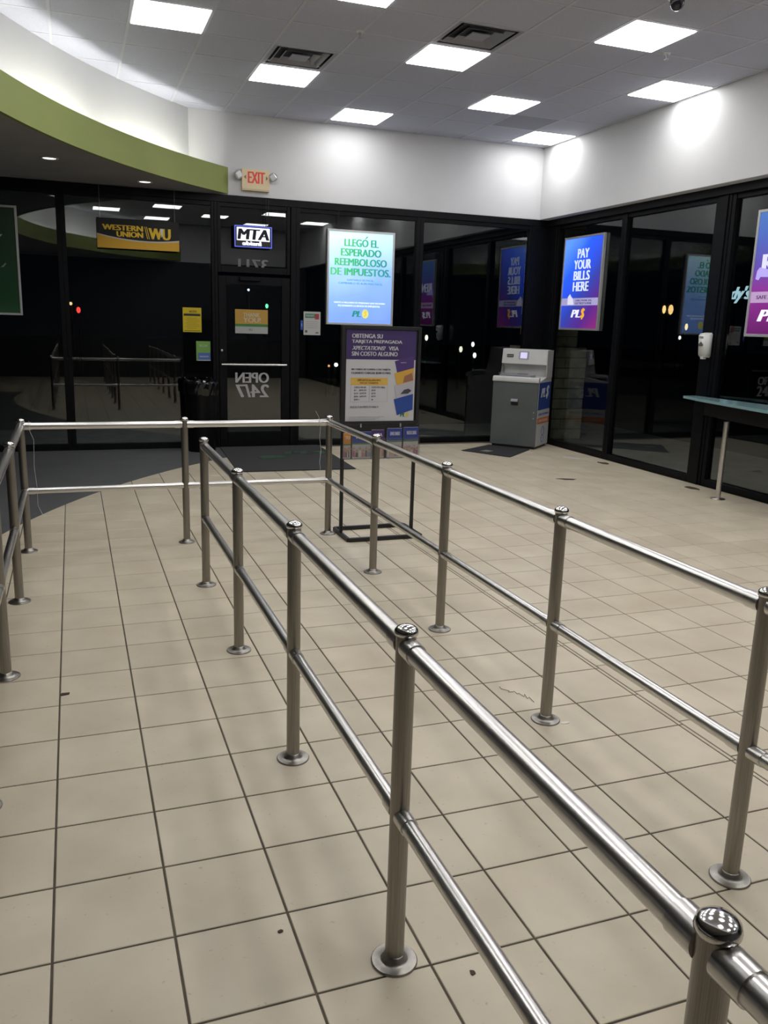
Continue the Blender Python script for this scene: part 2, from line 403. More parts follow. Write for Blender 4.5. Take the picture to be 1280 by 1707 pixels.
# dome camera and sprinklers
t = thing('dome_camera', 'small dark dome security camera hanging from the ceiling at the top right', 'camera', (4.36, 2.40, CZ))
link('mount', lathe(B(), [(0,0),(.075,0),(.075,-.03),(.055,-.045),(0,-.045)], 24, sharp=(1,2)), M_white, t)
link('dome', lathe(B(), [(.052,-.045),(.05,-.075),(.036,-.10),(.018,-.112),(0,-.115)], 24), mat('smoked_dome', (.02,.02,.03), .08), t)
for loc, lb in (((2.52, 4.15, CZ), 'small grey sprinkler head under the ceiling, left of the middle vent'), ((5.15, 3.52, CZ), 'small pale sprinkler head on the ceiling between the big panel and the right wall')):
    t = thing('sprinkler', lb, 'sprinkler', loc)
    link('escutcheon', lathe(B(), [(0,0),(.038,0),(.03,-.010),(.012,-.014),(0,-.014)], 20, sharp=(1,)), M_white, t)
    link('head', lathe(B(), [(.011,-.012),(.011,-.035),(.005,-.04),(.005,-.052),(.021,-.054),(.021,-.057),(0,-.058)], 16), M_vent, t)

# ------------------------------------------------------------------ walls
wf = struct(link('wall_front', box(B(), LX-.1, RX+.10, FY, FY+.16, HZ, CZ+.15, .004), M_wall), 'white wall band above the front windows')
wr = struct(link('wall_right', box(B(), RW, RX+.10, BY, FY-.0005, HZ, CZ+.15, .004), M_wall), 'white wall band above the right-hand windows')
struct(link('wall_left', box(B(), LX-.1, LX, BY-.1, FY+.1, -.12, CZ+.15), M_darkwall), 'dark wall to the left, out of view')
bb = box(B(), LX, RX+.2, BY-.1, BY, -.12, HZ); struct(link('wall_back', bb, M_darkwall), 'dark lower wall behind the camera')
struct(link('trim_3', box(B(), LX, RW, BY-.1, BY, HZ, CZ+.15), M_wall), 'white wall band behind the camera')
# header bars (dark) under the white bands
struct(link('trim_1', box(B(), LX, RX-.02, FY-.025, FY+.12, 2.985, HZ-.001, .003), M_frame), 'black header bar over the front windows')
struct(link('trim_2', box(B(), RX-.06, RX+.08, BY, FY-.03, 2.985, HZ-.001, .003), M_frame), 'black header bar over the right-hand windows')
# corner post
bm = B(); box(bm, 6.17, RX+.1, FY-.03, FY+.10, 0, 2.98, .003); box(bm, RX-.03, RX+.1, 7.27, FY-.031, 0, 2.98, .003)
struct(link('trim_5', bm, M_frame), 'black corner post where the two glass walls meet')
box_ = box
def window(n, x0, x1, z0, z1, front=True, label=None, fw_=.05, pane_to=None):
    """storefront bay: four black bars and a pane"""
    bm = B(); y0, y1 = -.02, .07
    box(bm, x0, x0+fw_, y0, y1, z0, z1, .003); box(bm, x1-fw_, x1, y0, y1, z0, z1, .003)
    box(bm, x0+fw_, x1-fw_, y0, y1, z0, z0+.075, .003); box(bm, x0+fw_, x1-fw_, y0+.01, y1, z1-.05, z1, .003)
    o = struct(link('window_%d' % n, bm, M_frame), label)
    p = link('pane', box(B(), x0+fw_-.005, x1-fw_+.005, .022, .028, z0+.07, z1-.045), M_glass, o)
    if not front:
        o.rotation_euler.z = -math.pi/2; o.location = (RX, 0, 0)
    else: o.location = (0, FY, 0)
    return o
ZT = 2.985
window(1, -4.0, -1.55, 0, ZT, label='dark storefront window out of frame to the left')
window(2, -1.55, .065, 0, ZT, label='leftmost dark storefront window behind the green poster')
window(3, .065, 1.815, 0, ZT, label='wide dark storefront window left of the glass door')
window(4, 1.84, 2.745, 2.17, ZT, label='small transom window above the glass door', fw_=.04)
window(5, 2.82, 4.50, 0, ZT, label='dark storefront window right of the glass door')
window(6, 4.50, 6.19, 0, ZT, label='dark storefront window left of the glass corner')
# on the right: local x runs along -Y
window(7, -7.28, -5.75, 0, ZT, False, 'dark side window nearest the glass corner')
window(8, -5.75, -4.14, 0, ZT, False, 'dark side window left of the wide black column')
window(9, -3.96, -1.90, 0, ZT, False, 'dark side window right of the wide black column')
window(10, -1.90, 0.0, 0, ZT, False, 'side window beyond the right edge of the picture')
window(11, 0.0, 2.4, 0, ZT, False); window(12, 2.4, 5.6, 0, ZT, False)
bm = B(); box(bm, RX-.03, RX+.08, 3.962, 4.138, 0, 2.984, .004); box(bm, RX-.042, RX-.029, 4.00, 4.015, 0, 2.98)
struct(link('trim_6', bm, M_frame), 'wide black column between two side windows')
bm = B(); box(bm, 2.752, 2.818, FY-.03, FY+.08, 0, 2.984, .003); box(bm, 1.80, 1.838, FY-.028, FY+.08, 0, 2.984, .003)
struct(link('trim_7', bm, M_frame), 'black door jambs')
# door
d = struct(bpy.data.objects.new('door_1', None), 'black-framed glass entrance door'); C.objects.link(d); d.location = (0, FY, 0)
bm = B(); X0, X1 = 1.845, 2.745
box(bm, X0, X0+.095, -.015, .035, .01, 2.13, .003); box(bm, X1-.105, X1, -.015, .035, .01, 2.13, .003)
box(bm, X0+.095, X1-.105, -.015, .035, 2.03, 2.13, .003); box(bm, X0+.095, X1-.105, -.015, .035, .01, .20, .003)
link('door_frame', bm, M_frame, d)
link('pane', box(B(), X0+.09, X1-.10, .010, .016, .195, 2.035), M_glass, d)
bm = B(); tube(bm, (X0+.02, -.065, 1.05), (X1-.05, -.065, 1.05), .013, 14)
pb = link('push_bar', bm, M_rail, d); pb['label'] = 'brushed steel push bar'
for xb in (X0+.05, X1-.06): link('bar_bracket', tube(B(), (xb, -.01, 1.05), (xb, -.065, 1.05), .011, 10), M_frame, d)
link('closer', box(B(), 2.10, 2.36, -.07, -.012, 2.075, 2.125, .006), M_frame, d)
link('lock', lathe(B(), [(0,.012),(.016,.012),(.018,0),(0,0)], 16), M_rail, d, (X0+.03, -.018, 1.22)).rotation_euler.x = math.radians(90)

# ------------------------------------------------------------------ curved soffit
def curve_pts(R, n=72, ymax=FY-.002, ymin=BY):
    ta = math.asin((ymax-SC[1])/R); tb = math.asin((ymin+.002-SC[1])/R)
    return [(SC[0]-R*math.cos(ta+(tb-ta)*k/n), SC[1]+R*math.sin(ta+(tb-ta)*k/n)) for k in range(n+1)]
def strip(bm, P, z0, z1, th):
    """upright curved wall of thickness th going away from the room"""
    Q = []
    for i, (x, y) in enumerate(P):
        a = Vector(P[max(i-1, 0)]); b = Vector(P[min(i+1, len(P)-1)]); t = (b-a).normalized(); n = Vector((t.y, -t.x))
        if n.x > 0: n = -n
        Q.append((x+n.x*th, max(BY+.001, min(y+n.y*th, FY-.002))))
    V = [[bm.verts.new((x, y, z)) for x, y in R_] for R_, z in ((P, z0), (P, z1), (Q, z1), (Q, z0))]
    for i in range(len(P)-1):
        for k in range(4):
            f = bm.faces.new((V[k][i], V[(k+1) % 4][i], V[(k+1) % 4][i+1], V[k][i+1])); f.smooth = k in (0, 2)
    for k in range(4):
        for i in range(len(P)-1):
            e = bm.edges.get((V[k][i], V[k][i+1]))
            if e: e.smooth = False
    bm.faces.new([V[k][0] for k in range(4)]); bm.faces.new([V[k][-1] for k in range(4)][::-1])
    bmesh.ops.recalc_face_normals(bm, faces=bm.faces[:]); return bm
sof = struct(bpy.data.objects.new('soffit', None), 'dropped curved soffit with green edge and cove lighting'); C.objects.link(sof)
PF = curve_pts(SR); PW = curve_pts(SW)
link('fascia', strip(B(), PF, 3.085, 3.385, .04), M_green, sof)['label'] = 'olive green curved edge band'
link('cove_wall', strip(B(), PW, 3.20, CZ+.02, .06), M_wall, sof)['label'] = 'white curved wall above the green band'
Pi = [(x-.035, y) for x, y in PF]
lp = [(x, y) for x, y in Pi] + [(LX+.002, BY+.004), (LX+.002, FY-.004)]
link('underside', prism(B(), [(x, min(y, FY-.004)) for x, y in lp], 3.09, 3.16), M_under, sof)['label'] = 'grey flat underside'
# cove tubes on the ledge
def on_arc(R, t): return (SC[0]-R*math.cos(t), SC[1]+R*math.sin(t))
def arc_t(R, y): return math.asin((y-SC[1])/R)
RT = SR+.068
segs = [(7.20, 6.25), (6.0, 4.95), (4.6, 3.5), (3.2, 2.1), (1.8, .6), (.3, -.9), (-1.2, -2.3), (-2.6, -3.6), (-3.9, -4.7)]
for k, (ya, yb) in enumerate(segs):
    ta, tb = arc_t(RT, ya), arc_t(RT, yb); P = [(*on_arc(RT, ta+(tb-ta)*i/10), 3.188) for i in range(11)]
    t = thing('cove_light', ['cove tube hidden behind the green band next to the front wall', 'cove tube hidden behind the middle of the green band', 'cove tube hidden behind the green band at the left edge', 'cove tube behind the green band, out of frame'][min(k, 3)], 'cove light', (0,0,0), 0, 'cove tubes out of frame' if k > 2 else None)
    link('tube', path_tube(B(), P[::2], .022, 8), M_cove, t)
    for q in (P[0], P[-1]): link('holder', box(B(), q[0]-.02, q[0]+.02, q[1]-.02, q[1]+.02, 3.16, 3.205, .003), M_white, t)
for loc, lb in (((.0, 6.12, 3.09), 'round recessed downlight in the grey soffit, left of the pair'), ((.98, 7.13, 3.09), 'round recessed downlight in the grey soffit, close to the front windows')):
    t = thing('downlight', lb, 'downlight', loc)
    link('trim_ring', lathe(B(), [(.062,-.002),(.082,-.010),(.088,-.004),(.088,0),(.062,0),(.062,-.002)], 28), M_white, t)
    link('lens', lathe(B(), [(0,-.003),(.062,-.003),(.062,-.001),(0,-.001)][::-1], 24), M_down, t)

# ------------------------------------------------------------------ queue railings
RH = .915
post_bm = B(); tube(post_bm, (0,0,.012), (0,0,RH-.012), .0245, 28)
def cap_bm(): return lathe(B(), [(.0250,-.020),(.0285,-.018),(.0293,-.012),(.0275,-.005),(.021,.001),(.011,.005),(0,.0065)], 28, (0,0,RH))
def flange_bm(): return lathe(B(), [(0,0),(.060,0),(.0605,.004),(.058,.006),(.037,.0068),(.034,.009),(.0295,.014),(.0275,.024),(.0245,.026)], 32, sharp=(1,3))
def rail_bm(length, r): return tube(B(), (.055,0,0), (length-.055,0,0), r, 28)
def sleeve_bm(r, sgn):
    bm = B(); tube(bm, (.016,0,0), (.066,0,0), r, 28); return bm
ZU, ZL = .868, .425
RU, RL = .0235, .0205
proto = {}
def part(name, key, make, m, parent, loc=(0,0,0), rot=0):
    if key not in proto:
        o = link(name, make(), m, parent, loc, rot); proto[key] = o.data; return o
    o = bpy.data.objects.new(name, proto[key]); C.objects.link(o); o.parent = parent; o.location = loc; o.rotation_euler.z = rot; return o
def railing(label, pts, loc, flags=None):
    t = thing('queue_railing', label, 'railing', loc)
    for (x, y) in pts['posts']:
        p = part('post', 'post', lambda: post_bm, M_post, t, (x-loc[0], y-loc[1], 0))
        part('cap', 'cap', cap_bm, M_cap, p); part('flange', 'flange', flange_bm, M_flange, p)
    for a, b in pts['spans']:
        A = Vector(a); Bq = Vector(b); d = Bq-A; ln = d.length; ang = math.atan2(d.y, d.x); lo = (A.x-loc[0], A.y-loc[1])
        for nm, z, r in (('top_rail', ZU, RU), ('lower_rail', ZL, RL)):
            k = (nm, round(ln, 2))
            rl = part(nm, k, lambda: rail_bm(ln, r), M_rail, t, (*lo, z), ang)
            part('sleeve', ('sl', nm), lambda: sleeve_bm(r+.0028, 1), M_rail, rl)
            part('sleeve', ('sl', nm), lambda: sleeve_bm(r+.0028, 1), M_rail, rl, (ln, 0, 0), math.pi)
    return t
ys = [2.86, 1.798, .70, -.405, -1.482, -2.516, -3.66]
yl = [2.86, 1.755, .675, -.42, -1.50, -2.58, -3.66]
XL, XM, XR = -.229, .830, 1.920
posts = [(XL, y) for y in yl] + [(XM+.015, 2.86)] + [(XR, y) for y in ys]
spans = [((XL, a), (XL, b)) for a, b in zip(yl, yl[1:])] + [((XL, 2.86), (XM+.015, 2.86)), ((XM+.015, 2.86), (XR, 2.86))] + [((XR, a), (XR, b)) for a, b in zip(ys, ys[1:])]
railing('U-shaped brushed steel two-bar railing enclosing the queue lane, strings tied to its far side', dict(posts=posts, spans=spans), (XL, 2.86, 0))
railing('straight brushed steel two-bar railing in the middle of the queue, nearest the camera', dict(posts=[(XM, y) for y in ys[1:]], spans=[((XM, a), (XM, b)) for a, b in zip(ys[1:], ys[2:])]), (XM, 1.798, 0))
# strings
M_string = mat('white_string', (.7,.7,.68), .8)
rnd = random.Random(3)
def string(pts, label, knot):
    bm = B(); path_tube(bm, pts, .0012, 5)
    K = [(knot[0]+.004*math.sin(a), knot[1]+(RU+.0030)*math.cos(a), knot[2]+(RU+.0030)*math.sin(a)) for a in [2*math.pi*i/18 for i in range(19)]]
    path_tube(bm, K, .0012, 5)
    tag(link('string', bm, M_string), label, 'string')
string([(-.175, 2.832, .905), (-.172, 2.822, .84), (-.150, 2.820, .78), (-.158, 2.830, .60), (-.148, 2.83, .45), (-.150, 2.825, .33), (-.125, 2.815, .27), (-.11, 2.81, .25)], 'long white string hanging from the far rail at its left corner', (-.175, 2.86, ZU))
string([(1.80, 2.815, .96), (1.825, 2.828, .92), (1.838, 2.832, .885), (1.842, 2.826, .84), (1.836, 2.826, .76), (1.848, 2.826, .66), (1.838, 2.826, .57), (1.845, 2.826, .52), (1.838, 2.826, .50)], 'short frayed white string hanging from the far rail at its right corner', (1.835, 2.86, ZU))

# ------------------------------------------------------------------ poster stand with brochures
st = thing('poster_stand', 'black metal floor stand holding a purple and white Spanish poster', 'sign stand', (2.29, 2.77, 0))
W2 = .292
bm = B()
for s in (-1, 1): box(bm, s*W2-.013, s*W2+.013, -.20, .17, .0, .03, .002)
box(bm, -W2, W2+.0, -.213, -.187, .001, .031, .002); box(bm, -W2, W2, .157, .183, .001, .031, .002); link('base', bm, M_black, st)
for s in (-1, 1): link('upright', box(B(), s*W2-.012, s*W2+.012, -.012, .012, .03, .90, .002), M_black, st)
bm = B(); frame_rect(bm, -.315, .315, .86, 1.590, .026, -.018, .018); link('sign_frame', bm, M_black, st)
link('backing', box(B(), -.292, .292, -.004, .010, .885, 1.566), M_black, st)
pz0, pz1, px = .883, 1.567, .276
PY = -.006
posterb = tag(rect('poster', -px, px, pz0, pz1, PY+.001, flat((.50,.50,.52)), st, .002))
def pp(n, x0, x1, z0, z1, c, y=PY-.001): return rect(n, x0, x1, z0, z1, y, flat(c), posterb)
pp('purple_band', -px, px, 1.345, pz1, (.058,.038,.125))
W_ = (.50,.50,.53)
for i, (s, xe) in enumerate((('OBTENGA SU', .005), ('TARJETA PREPAGADA', .163), ('XPECTATIONS!  VISA', .135), ('SIN COSTO ALGUNO', .128))):
    z = 1.500-.043*i
    if i == 2:
        text('XPECTATIONS!', -.233, .03, z, z+.029, PY-.0022, flat(W_), posterb, .03, .35); text('VISA', .055, .135, z, z+.029, PY-.0022, flat(W_), posterb, .03)
    else: text(s, -.235, xe, z, z+.031, PY-.0022, flat(W_), posterb, .035)
D_ = (.06,.06,.09)
text('SIN TARIFA DE COMPRA CON TARJETA', -.235, .075, 1.262, 1.278, PY-.001, flat(D_), posterb, .03)
text('CUANDO CARGAS $500 O MAS.', -.235, .080, 1.236, 1.253, PY-.001, flat(D_), posterb, .03)
pp('yellow_band', -.238, .056, 1.155, 1.210, (.62,.40,.09), PY-.0005)
text('DEPOSITOS EN EFECTIVO', -.185, .0, 1.186, 1.199, PY-.002, flat((.25,.14,.04)), posterb, .02)
text('EN LA TARJETA', -.165, -.02, 1.164, 1.177, PY-.002, flat((.25,.14,.04)), posterb, .02)
bm = B()
for x0, x1, z0, z1 in ((-.238,-.2365,1.03,1.155), (.0545,.056,1.03,1.155), (-.238,.056,1.03,1.0315), (-.091,-.0895,1.03,1.155)): box(bm, x0, x1, PY-.002, PY, z0, z1)
link('table_rule', bm, flat((.3,.3,.33)), posterb)
for i, (a_, b_) in enumerate((('CARGA INICIAL', 'COSTO POR CARGA'), ('$1 - $99.99', '$4.95'), ('$100 - $249.99', '$3.95'), ('$250 - $499.99', '$2.95'), ('$500 +', '$0'))):
    z = 1.133-.023*i; xa = (-.2, -.125) if i != 4 else (-.2, -.175)
    text(a_, -.210, -.115 if i != 4 else -.165, z, z+.013, PY-.001, flat((.15,.15,.2)), posterb, .01)
    text(b_, -.072, .035 if i == 0 else (-.04 if i != 4 else -.058), z, z+.013, PY-.001, flat((.15,.15,.2)), posterb, .01)
text('ELIGE EL PLAN PERFECTO PARA TI', -.238, -.015, .985, 1.0, PY-.001, flat((.2,.2,.25)), posterb, .02)
for i in range(3): text('Consulte los terminos y condiciones completos en la tienda. Se aplican cargos.', -.25, .03-.03*i, .915-.010*i, .922-.010*i, PY-.001, flat((.38,.38,.42)), posterb, 0)
text('PL', .163, .205, .917, .945, PY-.001, flat((.03,.14,.05)), posterb, .04, .25); text('$', .208, .235, .912, .950, PY-.001, flat((.6,.5,.08)), posterb, .05, .15)
for k, (c, zc) in enumerate((((.075,.045,.17), 1.295), ((.58,.34,.06), 1.205), ((.42,.40,.45), 1.110), ((.03,.07,.28), 1.01))):
    th_ = math.radians(14); hw, hh = .085, .062; ce = Vector((.205, zc))
    P = [(ce.x + a*math.cos(th_)-b*math.sin(th_), ce.y + a*math.sin(th_)+b*math.cos(th_)) for a, b in ((-hw,-hh),(hw,-hh),(hw,hh),(-hw,hh))]
    P = [(min(x, px-.012), z) for x, z in P]
    poly('card_print', P, PY-.0012-.0008*k, flat(c), posterb)
    if k == 0: text('xpectations!', .155, .2, zc+.025, zc+.035, PY-.004, flat(W_), posterb, .01)
    if k == 2: poly('card_print', [(.16, zc-.02), (.19, zc+.012), (.225, zc+.02), (.25, zc+.005), (.22, zc-.018)], PY-.0045, flat((.06,.06,.08)), posterb)
    if k == 1: poly('card_print', [(.18, zc-.03), (.19, zc+.02), (.25, zc+.045), (.26, zc-.01)], PY-.0045, flat((.30,.14,.10)), posterb)
# brochure tray
M_acr = glass('clear_acrylic', (.93,.94,.95), .04)
br = link('brochure_tray', box(B(), -.30, .32, -.045, -.040, .60, .76), M_acr, st)
link('tray_back', box(B(), -.30, .32, -.0165, -.0128, .60, .858), M_black, st)
link('tray_shelf', box(B(), -.30, .32, -.04, -.017, .60, .604), M_acr, st)
for xx in (-.304, .32): link('tray_side', box(B(), xx, xx+.004, -.045, -.014, .60, .78), M_acr, st)
for xx in (-.16, .16): link('bracket', box(B(), xx, xx+.010, -.024, -.018, .84, .868), M_vent, st)
def brochure(x, w_, z1, top, label, title):
    t = thing('brochure', label, 'brochure', (2.29+x, 2.77-.0275, .606), 0, None)
    h = z1-.606
    bd = link('cover', box(B(), -w_/2, w_/2, -.006, .006, 0, h, .001), flat((.42,.40,.40)), t)
    link('title_band', box(B(), -w_/2, w_/2, -.0075, -.006, h*.56, h-.001), flat(top), t)
    link('green_strip', box(B(), -w_/2, w_/2, -.0080, -.006, h*.53, h*.58), flat((.10,.20,.08)), t)
    text(title, -w_*.3, w_*.35, h*.76, h*.88, -.0077, flat((.55,.55,.65)), t, .02)
    r = random.Random(int(x*1000))
    for k in range(6):      # photo print: blurred heads and clothes
        cx_ = -w_/2 + w_*(k+.5)/6; hh = h*(.22+.12*r.random()); cc = r.choice([(.45,.2,.2), (.55,.5,.48), (.16,.12,.12), (.35,.13,.2), (.5,.35,.28), (.2,.22,.3)])
        poly('photo_figure', [(cx_-w_/14, h*.06), (cx_+w_/14, h*.06), (cx_+w_/16, hh*.9), (cx_-w_/18, hh)], -.0062-.0002*k, flat(cc), t)
        poly('photo_figure', [(cx_+.010*math.cos(a), hh+.012+.011*math.sin(a)) for a in [2*math.pi*i/8 for i in range(8)]], -.0065-.0002*k, flat((.42,.26,.19)), t)
blue = (.035,.055,.22); gr = 'brochures in the tray of the poster stand'
bs = [(-.265, .058, .80, (.55,.22,.04), 'narrow orange-topped brochure at the left end of the tray', 'TU'),
      (-.150, .150, .808, blue, 'wide blue-topped brochure partly hidden by the railing, second in the tray', 'PLS'),
      (-.020, .10, .822, (.07,.04,.13), 'purple-topped brochure in the middle of the tray', 'VISA'),
      (.115, .122, .832, blue, 'blue-topped brochure second from the right end of the tray', 'ENVIE DINERO'),
      (.250, .122, .838, blue, 'blue-topped brochure at the right end of the tray', 'PAGUE SUS CUENTAS')]
for b_ in bs: brochure(*b_)
for o in bpy.data.objects:
    if o.name.startswith('brochure') and 'category' in o: o['group'] = gr

# ------------------------------------------------------------------ kiosk in the corner
KU = Vector((.66725, -.74484)); KA = math.atan2(KU.y, KU.x); KW, KD = .644, .56
k = thing('kiosk', 'pale grey self-service kiosk with a dark grey front door, in the glass corner', 'kiosk', (5.50, 7.10, 0), KA)
M_k = noisy(mat('pale_grey_powdercoat', rough=.4), (.50,.50,.485), (.54,.54,.525), 5)[0]
M_kd = noisy(mat('dark_grey_door', rough=.35), (.085,.095,.096), (.10,.11,.11), 3)[0]
prof = [(.025,.035),(.025,.90),(.30,.955),(.42,.965),(.43,1.05),(.40,1.10),(.315,1.135),(.345,1.318),(.37,1.325),(.46,1.325),(.52,1.30),(KD,1.22),(KD,.035)]
bm = B(); prism(bm, prof, 0, KW, 'yz'); link('body', bm, M_k, k)
link('door', box(B(), 0.0, KW, 0, .024, .035, .902, .004), M_kd, k)
lip = B(); prism(lip, [(-.012,.895),(-.016,.915),(-.010,.945),(.010,.962),(.045,.965),(.045,.90)], -.004, KW+.004, 'yz'); link('lip', lip, M_k, k)
link('plinth', box(B(), .02, KW-.02, .03, KD-.02, 0, .035), M_black, k)
# recessed pull
dr = [o for o in bpy.data.objects if o.parent == k and o.name.startswith('door')][0]
hb = B(); box(hb, .27, .375, -.004, .001, .58, .665, .003); hl = link('handle', hb, M_black, dr)
hc = B(); prism(hc, [(-.004,.668),(-.03,.652),(-.034,.634),(-.004,.628)], .275, .37, 'yz'); link('handle_hood', hc, M_vent, dr)
bm = B(); tube(bm, (.60,-.001,.50), (.60,-.006,.50), .006, 10); tube(bm, (.60,-.001,.42), (.60,-.006,.42), .006, 10); link('lock', bm, M_alu, dr)
# hood face follows the slope from (.315,1.135) to (.345,1.318)
def hood(x0, x1, f0, f1, off, m, name, parent=k, th=.004):
    a = Vector((.315, 1.135)); b_ = Vector((.345, 1.318)); dd = b_-a; n = Vector((-dd.y, dd.x)).normalized(); n = n if n.x < 0 else -n
    p, q = a+dd*f0+n*off, a+dd*f1+n*off; bm = B(); prism(bm, [tuple(p), tuple(q), tuple(q+n*th), tuple(p+n*th)], x0, x1, 'yz'); return link(name, bm, m, parent)
M_scr = mat('lit_kiosk_screen', (.3,.3,.4), .2, emit=(.62,.56,.85), es=.85)
hood(-.006, KW+.006, -.06, 1.03, .001, M_k, 'hood_face')
hood(.235, .375, .28, .86, .005, M_vent, 'screen_bezel'); hood(.255, .35, .34, .78, .009, M_scr, 'screen')
hood(.06, .155, .40, .62, .005, M_black, 'card_slot')
for i in range(4): hood(.07+.021*i, .08+.021*i, .47, .55, .009, flat((.4,.4,.4)), 'slot_mark', th=.001)
# tray: raised clear/grey coin tray on the deck
bm = B(); box(bm, .06, .50, .06, .30, .955, .985, .006); link('tray', bm, mat('grey_tray', (.28,.28,.29), .3), k)
bm = B(); box(bm, .045, .46, .055, .065, .965, 1.005, .002); box(bm, .045, .06, .055, .30, .965, 1.010, .002); link('tray_rim', bm, M_acr, k)
bm = B(); tube(bm, (.30, .33, .965), (.30, .33, .99), .10, 28, .075); link('coin_bowl', bm, mat('dark_bowl', (.12,.12,.12), .35), k)
link('side_cheek', box(B(), KW-.002, KW+.006, .30, KD, .95, 1.32, .003), M_k, k)
# side wrap graphics on the +x side (local x = KW); panel frame of its own
gm = link('side_graphic', box(B(), 0, KD-.03, -.003, 0, .04, .905), flat((.52,.52,.53)), k, (KW+.001, .02, 0), math.pi/2)
rect('blue_print', 0, KD-.035, .53, .895, -.0035, flat((.035,.07,.27)), gm)
text('PL', .10, .29, .70, .82, -.005, flat((.62,.62,.66)), gm, .05, .28); text('$', .31, .44, .67, .85, -.005, flat((.62,.62,.66)), gm, .05, .28)
text('CUENTA TUS MONEDAS', .04, .49, .455, .485, -.0035, flat((.12,.16,.35)), gm, .03)
rect('orange_print', 0, KD-.035, .34, .42, -.0035, flat((.55,.17,.06)), gm)
text('COIN COUNTING', .06, .47, .36, .40, -.005, flat((.6,.4,.3)), gm, .03)
bm = B()
for cz_, rr in ((.235, .06), (.13, .05)):
    path_tube(bm, [(.27+rr*math.cos(a), -.006, cz_+rr*math.sin(a)) for a in [2*math.pi*i/24 for i in range(25)]], .004, 5)
link('ring_print', bm, flat((.15,.18,.3)), gm)
# mat under the kiosk
bm = B(); prism(bm, [(4.88,6.70),(5.26,6.07),(5.86,6.62),(5.50,7.12)], .002, .010); mt = tag(link('floor_mat', bm, noisy(mat('black_rubber_mat', rough=.8), (.014,.014,.015), (.028,.028,.03), 30)[0]), 'small black rubber mat lying in front of the grey kiosk', 'mat')
bm = B(); prism(bm, [(5.10,6.60),(5.16,6.50),(5.28,6.56),(5.22,6.66)], .010, .0115); link('mat_label', bm, flat((.25,.24,.22)), mt)

# ------------------------------------------------------------------ entrance mat
bm = B(); prism(bm, [(1.73,5.64),(3.05,5.60),(3.12,7.44),(1.83,7.44)], .003, .012)
em = tag(link('door_mat', bm, noisy(mat('charcoal_carpet_mat', rough=1.), (.022,.023,.024), (.038,.039,.04), 90, bump=.5)[0]), 'large charcoal entrance mat with faded green logo inside the glass door', 'mat')
g = link('logo_print', prism(B(), [(0,0),(.26,.02),(.30,.12),(.24,.22),(.02,.20),(-.05,.1)], 0, .0012), flat((.035,.075,.045)), em, (2.18, 6.42, .0131))
tx = text('PL$', 0, .60, 0, .24, 0, flat((.035,.08,.05)), em, .06, .2); tx.rotation_euler.x = math.radians(-90); tx.location = (2.50, 6.66, .0140); tx.scale = (1,1,1)
tx.rotation_euler = (math.radians(-90), 0, 0)

# ------------------------------------------------------------------ bin by the door
tb_ = thing('trash_bin', 'round black trash bin with a shiny black liner, left of the glass door', 'bin', (1.575, 7.25, 0))
link('body', lathe(B(), [(0,0),(.165,0),(.17,.02),(.20,.80),(.205,.82),(.19,.83),(.185,.80),(0,.78)], 32, sharp=(1,)), mat('black_bin_plastic', (.004,.004,.005), .35, spec=.2), tb_)
bm = B(); r = random.Random(5); seg = 40; rings = []
for q, (rad, z) in enumerate(((.207,.70),(.213,.78),(.214,.835),(.200,.862),(.180,.845),(.15,.80))):
    rings.append([bm.verts.new(((rad+r.uniform(-.006,.006))*math.cos(2*math.pi*i/seg), (rad+r.uniform(-.006,.006))*math.sin(2*math.pi*i/seg), z+r.uniform(-.012,.012))) for i in range(seg)])
for a_, b_ in zip(rings, rings[1:]):
    for i in range(seg): bm.faces.new((a_[i], a_[(i+1) % seg], b_[(i+1) % seg], b_[i]))
link('liner', bm, mat('glossy_black_liner', (.004,.004,.005), .13, spec=.6), tb_)

# ------------------------------------------------------------------ counter table at right
ct_ = thing('counter_table', 'teal glass-topped counter on a steel leg by the side windows', 'counter', (6.03, 3.30, 0))
M_teal = mat('teal_frosted_glass', (.20,.33,.35), .12, spec=.7)
P = [(6.40,4.13),(6.24,4.14),(6.13,3.75),(6.02,3.2),(5.93,2.7),(5.88,2.2),(5.87,1.6),(6.40,1.6)]
bm = B(); prism(bm, [(x-6.03, y-3.3) for x, y in P], .925, .952); link('tabletop', bm, M_teal, ct_)
P2 = [(6.40,3.9),(6.33,3.9),(6.26,3.6),(6.16,3.2),(6.08,2.7),(6.04,2.2),(6.03,1.65),(6.40,1.65)]
bm = B(); prism(bm, [(x-6.03, y-3.3) for x, y in P2], .77, .924); link('apron', bm, mat('black_apron', (.004,.004,.005), .6, spec=.2), ct_)
bm = B(); tube(bm, (.065,0,.012), (.065,0,.77), .026, 24); lg = link('leg', bm, M_rail, ct_)
bm = B(); lathe(bm, [(0,0),(.07,0),(.07,.006),(.03,.012),(.026,.013)], 24, (.065,0,0)); link('foot', bm, M_flange, lg)
bm = B(); tube(bm, (.1,-1.5,.012), (.1,-1.5,.77), .026, 20); link('leg', bm, M_rail, ct_)

